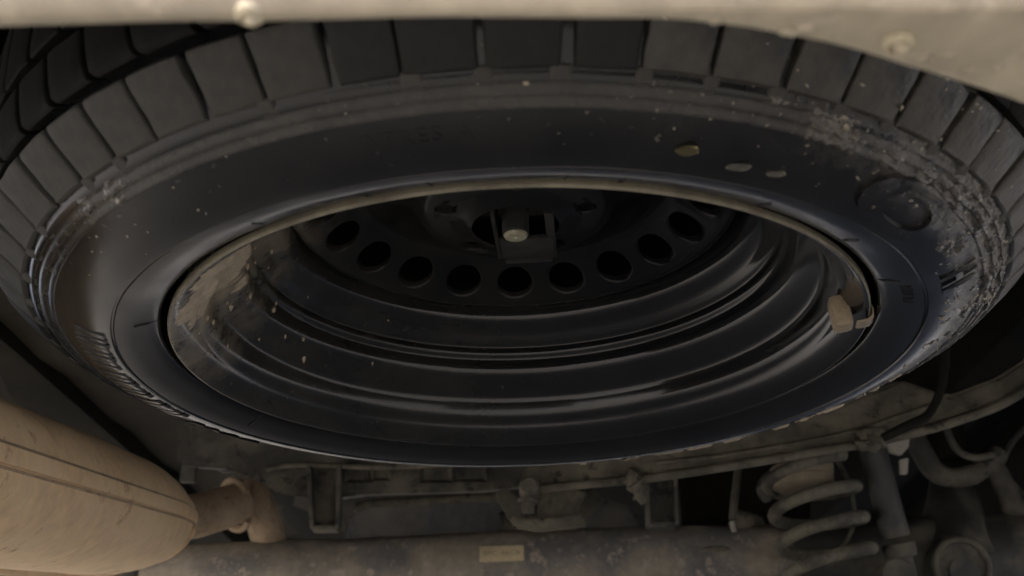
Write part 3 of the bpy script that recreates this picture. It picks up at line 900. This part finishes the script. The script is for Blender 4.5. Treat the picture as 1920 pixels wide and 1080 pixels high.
obj('tank_strap', sweep('tank_strap', catmull(p0, 6), .016, 12, sx=.5), M_FRAME, tank)

# ================================================================== CROSSMEMBER with two hanging brackets
YM = .74
cm = thing('crossmember', 'dusty brown crossmember with two hanging brackets just below the tyre', 'crossmember', (0, YM, .1))
def Q(px, py, Y=YM): return aty(px, py, Y)-Vector((0, YM, .1))
top = [(300, 700), (700, 760), (1260, 760)]
obj('beam', prism('beam', [Q(330, 760), Q(1270, 760), Q(1270, 885), Q(1200, 893), Q(1040, 905), Q(960, 915), (Q(900, 921)), Q(660, 928), Q(640, 934), Q(585, 934), Q(520, 925), Q(480, 900), Q(430, 880), Q(330, 872)], (0, .09, .02), .006), M_FRAME, cm)
for x0, x1, y0, y1 in ((655, 690, 872, 900), (694, 722, 874, 896), (796, 838, 880, 900), (856, 902, 878, 898)):
    m_ = mesh('recess', [Q(x0, y0, YM-.002), Q(x1, y0, YM-.002), Q(x1+4, y1, YM-.002), Q(x0-2, y1, YM-.002),
                         Q(x0-8, y0-6, YM-.009), Q(x1+8, y0-6, YM-.009), Q(x1+12, y1+6, YM-.009), Q(x0-10, y1+6, YM-.009)],
              [(0, 1, 2, 3), (0, 1, 5, 4), (1, 2, 6, 5), (2, 3, 7, 6), (3, 0, 4, 7)], False)
    obj('pressed_recess', m_, M_FRAME, cm)
def channel(pxs, Y, depth, m):
    """a downward U-channel bracket: back plate with two side flanges"""
    (a, b, c, d) = pxs
    o = obj('hanging_bracket', prism('hanging_bracket', [Q(*a, Y), Q(*b, Y), Q(*c, Y), Q(*d, Y)], (0, .006, 0), .0015), m, cm)
    for (p, q) in ((a, d), (b, c)):
        P1, P2 = Q(*p, Y), Q(*q, Y)
        obj('flange', frame_box('flange', (P1+Vector((0, -depth/2, 0))), (P2+Vector((0, -depth/2, 0))), .005, depth, .0012, upv=(0, 1, 0)), m, o)
    P1, P2 = Q(*d, Y), Q(*c, Y)
    obj('flange', frame_box('flange', P1+Vector((0, -depth/2, 0)), P2+Vector((0, -depth/2, 0)), depth, .006, .0015), m, o)
channel(((584, 880), (640, 880), (637, 996), (590, 996)), YM-.01, .022, M_FRAME)
channel(((1208, 880), (1262, 872), (1266, 990), (1214, 992)), YM-.01, .022, M_FRAME)
# exhaust-side brace
obj('brace', frame_box('brace', Q(368, 800, YM+.05), Q(352, 905, YM+.05), .012, .02, .002), M_FRAME, cm)

# ================================================================== TRACK BAR along the right lower edge of the wheel
tb = thing('track_bar', 'dusty brown track bar slanting up to the right below the tyre', 'track bar', tuple(aty(985, 905, .66)))
T0 = aty(985, 905, .66)
def Tq(px, py, Y): return aty(px, py, Y)-T0
def Yb(px): return .66-.13*(px-985)/935
plate = [(975, 893), (1000, 872), (1100, 858), (1250, 838), (1400, 808), (1560, 765), (1690, 712), (1780, 742), (1870, 708), (1960, 650), (1960, 715), (1880, 752), (1760, 790), (1640, 824), (1420, 862), (1270, 884), (1160, 898), (1060, 912), (1010, 922), (985, 918)]
obj('bar_plate', prism('bar_plate', [Tq(x, y, Yb(x)) for x, y in plate], (0, .028, .008), .004), M_BAR, tb)
low = [(1000, 918), (1100, 908), (1200, 899), (1280, 888), (1420, 866), (1560, 842), (1640, 829), (1760, 800), (1860, 766), (1910, 740), (1960, 706)]
obj('lower_flange', sweep('lower_flange', catmull([Tq(x, y, Yb(x)-.006) for x, y in low], 8), .0052, 12), M_BAR, tb)
hi = [(1230, 868), (1330, 858), (1460, 838), (1590, 812), (1690, 780), (1760, 756)]
obj('upper_bead', sweep('upper_bead', catmull([Tq(x, y, Yb(x)-.004) for x, y in hi], 8), .0030, 10), M_BAR, tb)
eye = Tq(992, 912, .645)
obj('bushing', sweep('bushing', [eye+Vector((0, -.02, -.004)), eye+Vector((0, -.016, -.004)), eye+Vector((0, .03, .0)), eye+Vector((0, .034, .0))], [.009, .012, .012, .010], 24), M_FRAME, tb)
bo2 = obj('mount_bolt', hexbolt('mount_bolt', .0085, .016), M_BAR, tb, tuple(Tq(990, 936, .64))); bo2.rotation_euler = (pi, 0, 0)
for pl, yy in (([(925, 922), (955, 913), (988, 945), (978, 988), (955, 975), (940, 945)], .70),
               ([(1012, 922), (1060, 912), (1104, 922), (1080, 955), (1086, 990), (1020, 992), (1006, 950)], .71),
               ([(955, 966), (1000, 974), (1090, 962), (1104, 984), (1010, 996), (965, 988)], .685)):
    obj('mount_bracket', prism('mount_bracket', [Tq(x, y, yy) for x, y in pl], (0, .012, 0), .003), M_BAR, tb)
# muddy clamp and bolt halfway, another further left
for (px, py, s) in ((1618, 822, 1.), (1645, 826, 1.1), (1190, 905, 1.2), (1196, 925, .9)):
    obj('clamp_bolt', hexbolt('clamp_bolt', .007*s, .013), M_BAR, tb, tuple(Tq(px, py, Yb(px)-.012))).rotation_euler = (pi*.8, .3, px)
obj('mud_lump', blob('mud_lump', .010, 12, (1.4, .8, 1.), 3, .6), M_BAR, tb, tuple(Tq(1630, 815, Yb(1630)-.006)))
obj('mud_lump', blob('mud_lump', .011, 15, (.9, .8, 1.6), 3, .6), M_BAR, tb, tuple(Tq(1192, 905, Yb(1192)-.006)))
# rubber hose creeping along the bar
hp = catmull([aty(1774, 630, .44), aty(1770, 690, .45), aty(1766, 725, .46), aty(1752, 760, .47), aty(1735, 782, .475), aty(1700, 800, .48), aty(1655, 822, .49)], 6)
tag(obj('brake_hose', sweep('brake_hose', hp, .0048, 12, rough=.002), M_FLOOR), 'dirty black hose bending down behind the muddy right shoulder of the tyre', 'hose')

# ================================================================== COIL SPRING
YS = .735
top_c = aty(1520, 905, YS); bot_c = aty(1568, 1110, YS)
spr = thing('coil_spring', 'dusty tan coil spring at lower right beside the shock absorber', 'coil spring', tuple(bot_c))
axv = (top_c-bot_c)*1.15; turns = axv.length/.0385; hel = []
d = axv.normalized(); a = d.cross(Vector((0, 1, 0))).normalized(); b = a.cross(d).normalized()
RS = .0535
NT = int(turns*28)
for i in range(NT+1):
    t = 2*pi*i/28 + radians(120)
    hel.append(axv*(i/NT) + (a*cos(t)-b*sin(t))*RS)
obj('coil', sweep('coil', hel, .0080, 12, rough=.0008), M_SPRING, spr)
pc = axv*.86+Vector((-.012, -.01, .0))
obj('spring_pad', lathe('spring_pad', [(.001, -.008), (.034, -.008), (.038, -.005), (.038, .004), (.036, .006), (.039, .009), (.039, .018), (.034, .022), (.001, .022)], 40), M_RUBTAN, spr, tuple(pc))
obj('lower_seat', lathe('lower_seat', [(.001, -.02), (.055, -.02), (.070, -.010), (.074, .004), (.066, .006), (.060, -.002), (.001, -.002)], 40), M_FRAME, spr, (0, 0, -.005))
# spring tower / bracket left of the coil
sb = thing('spring_bracket', 'dark dusty bracket with slim link rod left of the coil spring', 'bracket', tuple(aty(1400, 960, .86)))
SB0 = aty(1400, 960, .86)
def Sq(px, py, Y=.86): return aty(px, py, Y)-SB0
obj('bracket_plate', prism('bracket_plate', [Sq(1268, 860, .98), Sq(1520, 840, .98), Sq(1520, 1000, .98), Sq(1440, 1075, .98), Sq(1290, 1075, .98)], (0, .02, 0), .004), M_FLOOR, sb)
obj('gusset', prism('gusset', [Sq(1370, 968, .84), Sq(1425, 962, .84), Sq(1452, 1005, .84), Sq(1442, 1090, .84), Sq(1400, 1090, .84), Sq(1372, 1006, .84)], (0, .03, 0), .004), M_FRAME, sb)
obj('link_rod', sweep('link_rod', [Sq(1384, 880, .82), Sq(1378, 930, .82), Sq(1373, 975, .82)], .0052, 12), M_BAR, sb)
obj('link_joint', blob('link_joint', .013, 3, (1.3, 1, 1), 3, .25), M_BAR, sb, tuple(Sq(1392, 975, .83)))
obj('link_stud', sweep('link_stud', [Sq(1372, 978, .82), Sq(1377, 998, .82)], .0038, 10), M_CLIP, sb)
obj('upper_hook', sweep('upper_hook', catmull([Sq(1560, 868, .76), Sq(1500, 878, .76), Sq(1450, 892, .76), Sq(1430, 915, .76), Sq(1440, 935, .77)], 6), .008, 12, rough=.001), M_FRAME, sb)

# ================================================================== SHOCK ABSORBER
S0 = aty(1630, 820, .72); S1 = aty(1683, 1022, .74)
sh = thing('shock_absorber', 'dark shock absorber tube standing right of the coil spring', 'shock absorber', tuple(S1))
dv = S0-S1
obj('dust_tube', sweep('dust_tube', [dv*.07, dv*.09, dv*1.1], [.0170, .0180, .0172], 32), M_SHOCK, sh)
obj('end_collar', sweep('end_collar', [dv*-.12, dv*-.11, dv*-.06, dv*.01, dv*.02], [.0150, .0185, .0200, .0198, .0178], 32, rough=.002), M_SHOCK, sh)
obj('damper_body', sweep('damper_body', [dv*-.34, dv*-.3, dv*0], [.012, .0135, .0135], 28), M_SHOCK, sh)
e = dv*-.30+Vector((-.014, -.005, 0))
obj('mount_eye', sweep('mount_eye', [e+Vector((0, -.016, 0)), e+Vector((0, -.013, 0)), e+Vector((0, .02, 0))], [.020, .0225, .0225], 28), M_FRAME, sh)
obj('pale_tab', prism('pale_tab', [aty(1660, 828, .74)-S1, aty(1706, 822, .74)-S1, aty(1704, 838, .74)-S1, aty(1690, 853, .74)-S1, aty(1668, 848, .74)-S1], (0, .006, 0), .001), M_CLIP, sh)
obj('pale_tab', prism('pale_tab', [aty(1686, 862, .76)-S1, aty(1704, 858, .76)-S1, aty(1702, 888, .76)-S1, aty(1688, 889, .76)-S1], (0, .006, 0), .001), M_CLIP, sh)

# ================================================================== TRAILING ARM and its chassis bracket, far right
TA0 = aty(1800, 1050, .82)
ta = thing('trailing_arm', 'dark tapering trailing arm with round bushing eye at the lower right', 'suspension arm', tuple(TA0))
P = [aty(1790, 890, .90), aty(1788, 940, .88), aty(1790, 990, .85), aty(1800, 1050, .82)]
obj('arm_body', sweep('arm_body', [p-TA0 for p in catmull(P, 6)], [.030+.016*(i/18) for i in range(19)], 28, sx=1.0, rough=.002), M_SHOCK, ta)
ey = aty(1802, 1062, .77)-TA0
obj('bushing_eye', sweep('bushing_eye', [ey+Vector((0, -.002, 0)), ey+Vector((0, .0, 0)), ey+Vector((0, .05, .004))], [.034, .037, .037], 36), M_FRAME, ta)
ri = [ey+Vector((.033*cos(radians(q*10)), -.004, .033*sin(radians(q*10)))) for q in range(37)]
obj('eye_rim', sweep('eye_rim', ri, .0042, 10, cap=False, upv=(0, 1, 0)), M_BAR, ta)
obj('bushing_core', sweep('bushing_core', [ey+Vector((0, -.008, -.008)), ey+Vector((0, .01, -.008))], .018, 24), M_SHOCK, ta)
cb = thing('chassis_bracket', 'curved dusty bracket hanging from the chassis above the trailing arm', 'bracket', tuple(aty(1790, 880, .84)))
B0 = aty(1790, 880, .84)
def Bq(px, py, Y=.84): return aty(px, py, Y)-B0
obj('bracket_hoop', sweep('bracket_hoop', catmull([Bq(1712, 815), Bq(1730, 850), Bq(1755, 885), Bq(1790, 896), Bq(1825, 888), Bq(1855, 868), Bq(1872, 850)], 6), .0135, 14, sx=1.4, rough=.002), M_FRAME, cb)
obj('bracket_arm', sweep('bracket_arm', catmull([Bq(1850, 860), Bq(1872, 890), Bq(1890, 930), Bq(1902, 955), Bq(1935, 950)], 6), .0150, 14, rough=.002), M_FRAME, cb)
obj('steel_line', sweep('steel_line', catmull([Bq(1775, 804, .80), Bq(1787, 832, .80), Bq(1803, 850, .80), Bq(1830, 858, .80), Bq(1862, 852, .80)], 6), .0048, 10), M_FRAME, cb)
obj('inner_cup', lathe('inner_cup', [(.001, 0), (.030, 0), (.034, .012), (.034, .10), (.001, .10)], 32), M_FLOOR, cb, tuple(Bq(1770, 868, .88)))

# ================================================================== small lines and clutter under the floor
def line(name, label, cat, pts, r, m):
    tag(obj(name, sweep(name, catmull(pts, 8), r, 10, rough=r*.25), m), label, cat)
line('brake_pipe', 'thin dusty pipe running along the crossmember above the fuel tank', 'pipe',
     [aty(500, 880, .72), aty(560, 872, .715), aty(700, 876, .715), aty(820, 872, .715), aty(940, 868, .715)], .0034, M_BAR)
line('wiring_loom', 'dark wiring loom drooping left of the hanging bracket beside the rusty pipe', 'wiring',
     [aty(395, 846, .80), aty(420, 880, .79), aty(470, 868, .78), aty(540, 900, .77), aty(575, 880, .76)], .0050, M_SHOCK)
line('parking_cable', 'thin grey cable hanging in a loop between the spring and the shock absorber', 'cable',
     [aty(1560, 850, .80), aty(1590, 900, .80), aty(1602, 960, .80), aty(1590, 1010, .80), aty(1560, 1040, .80)], .0030, M_BAR)
line('brake_pipe', 'slim pipe climbing at the far right edge beside the curved chassis bracket', 'pipe',
     [aty(1925, 800, .86), aty(1895, 835, .86), aty(1880, 880, .86), aty(1920, 930, .86)], .0042, M_FRAME)
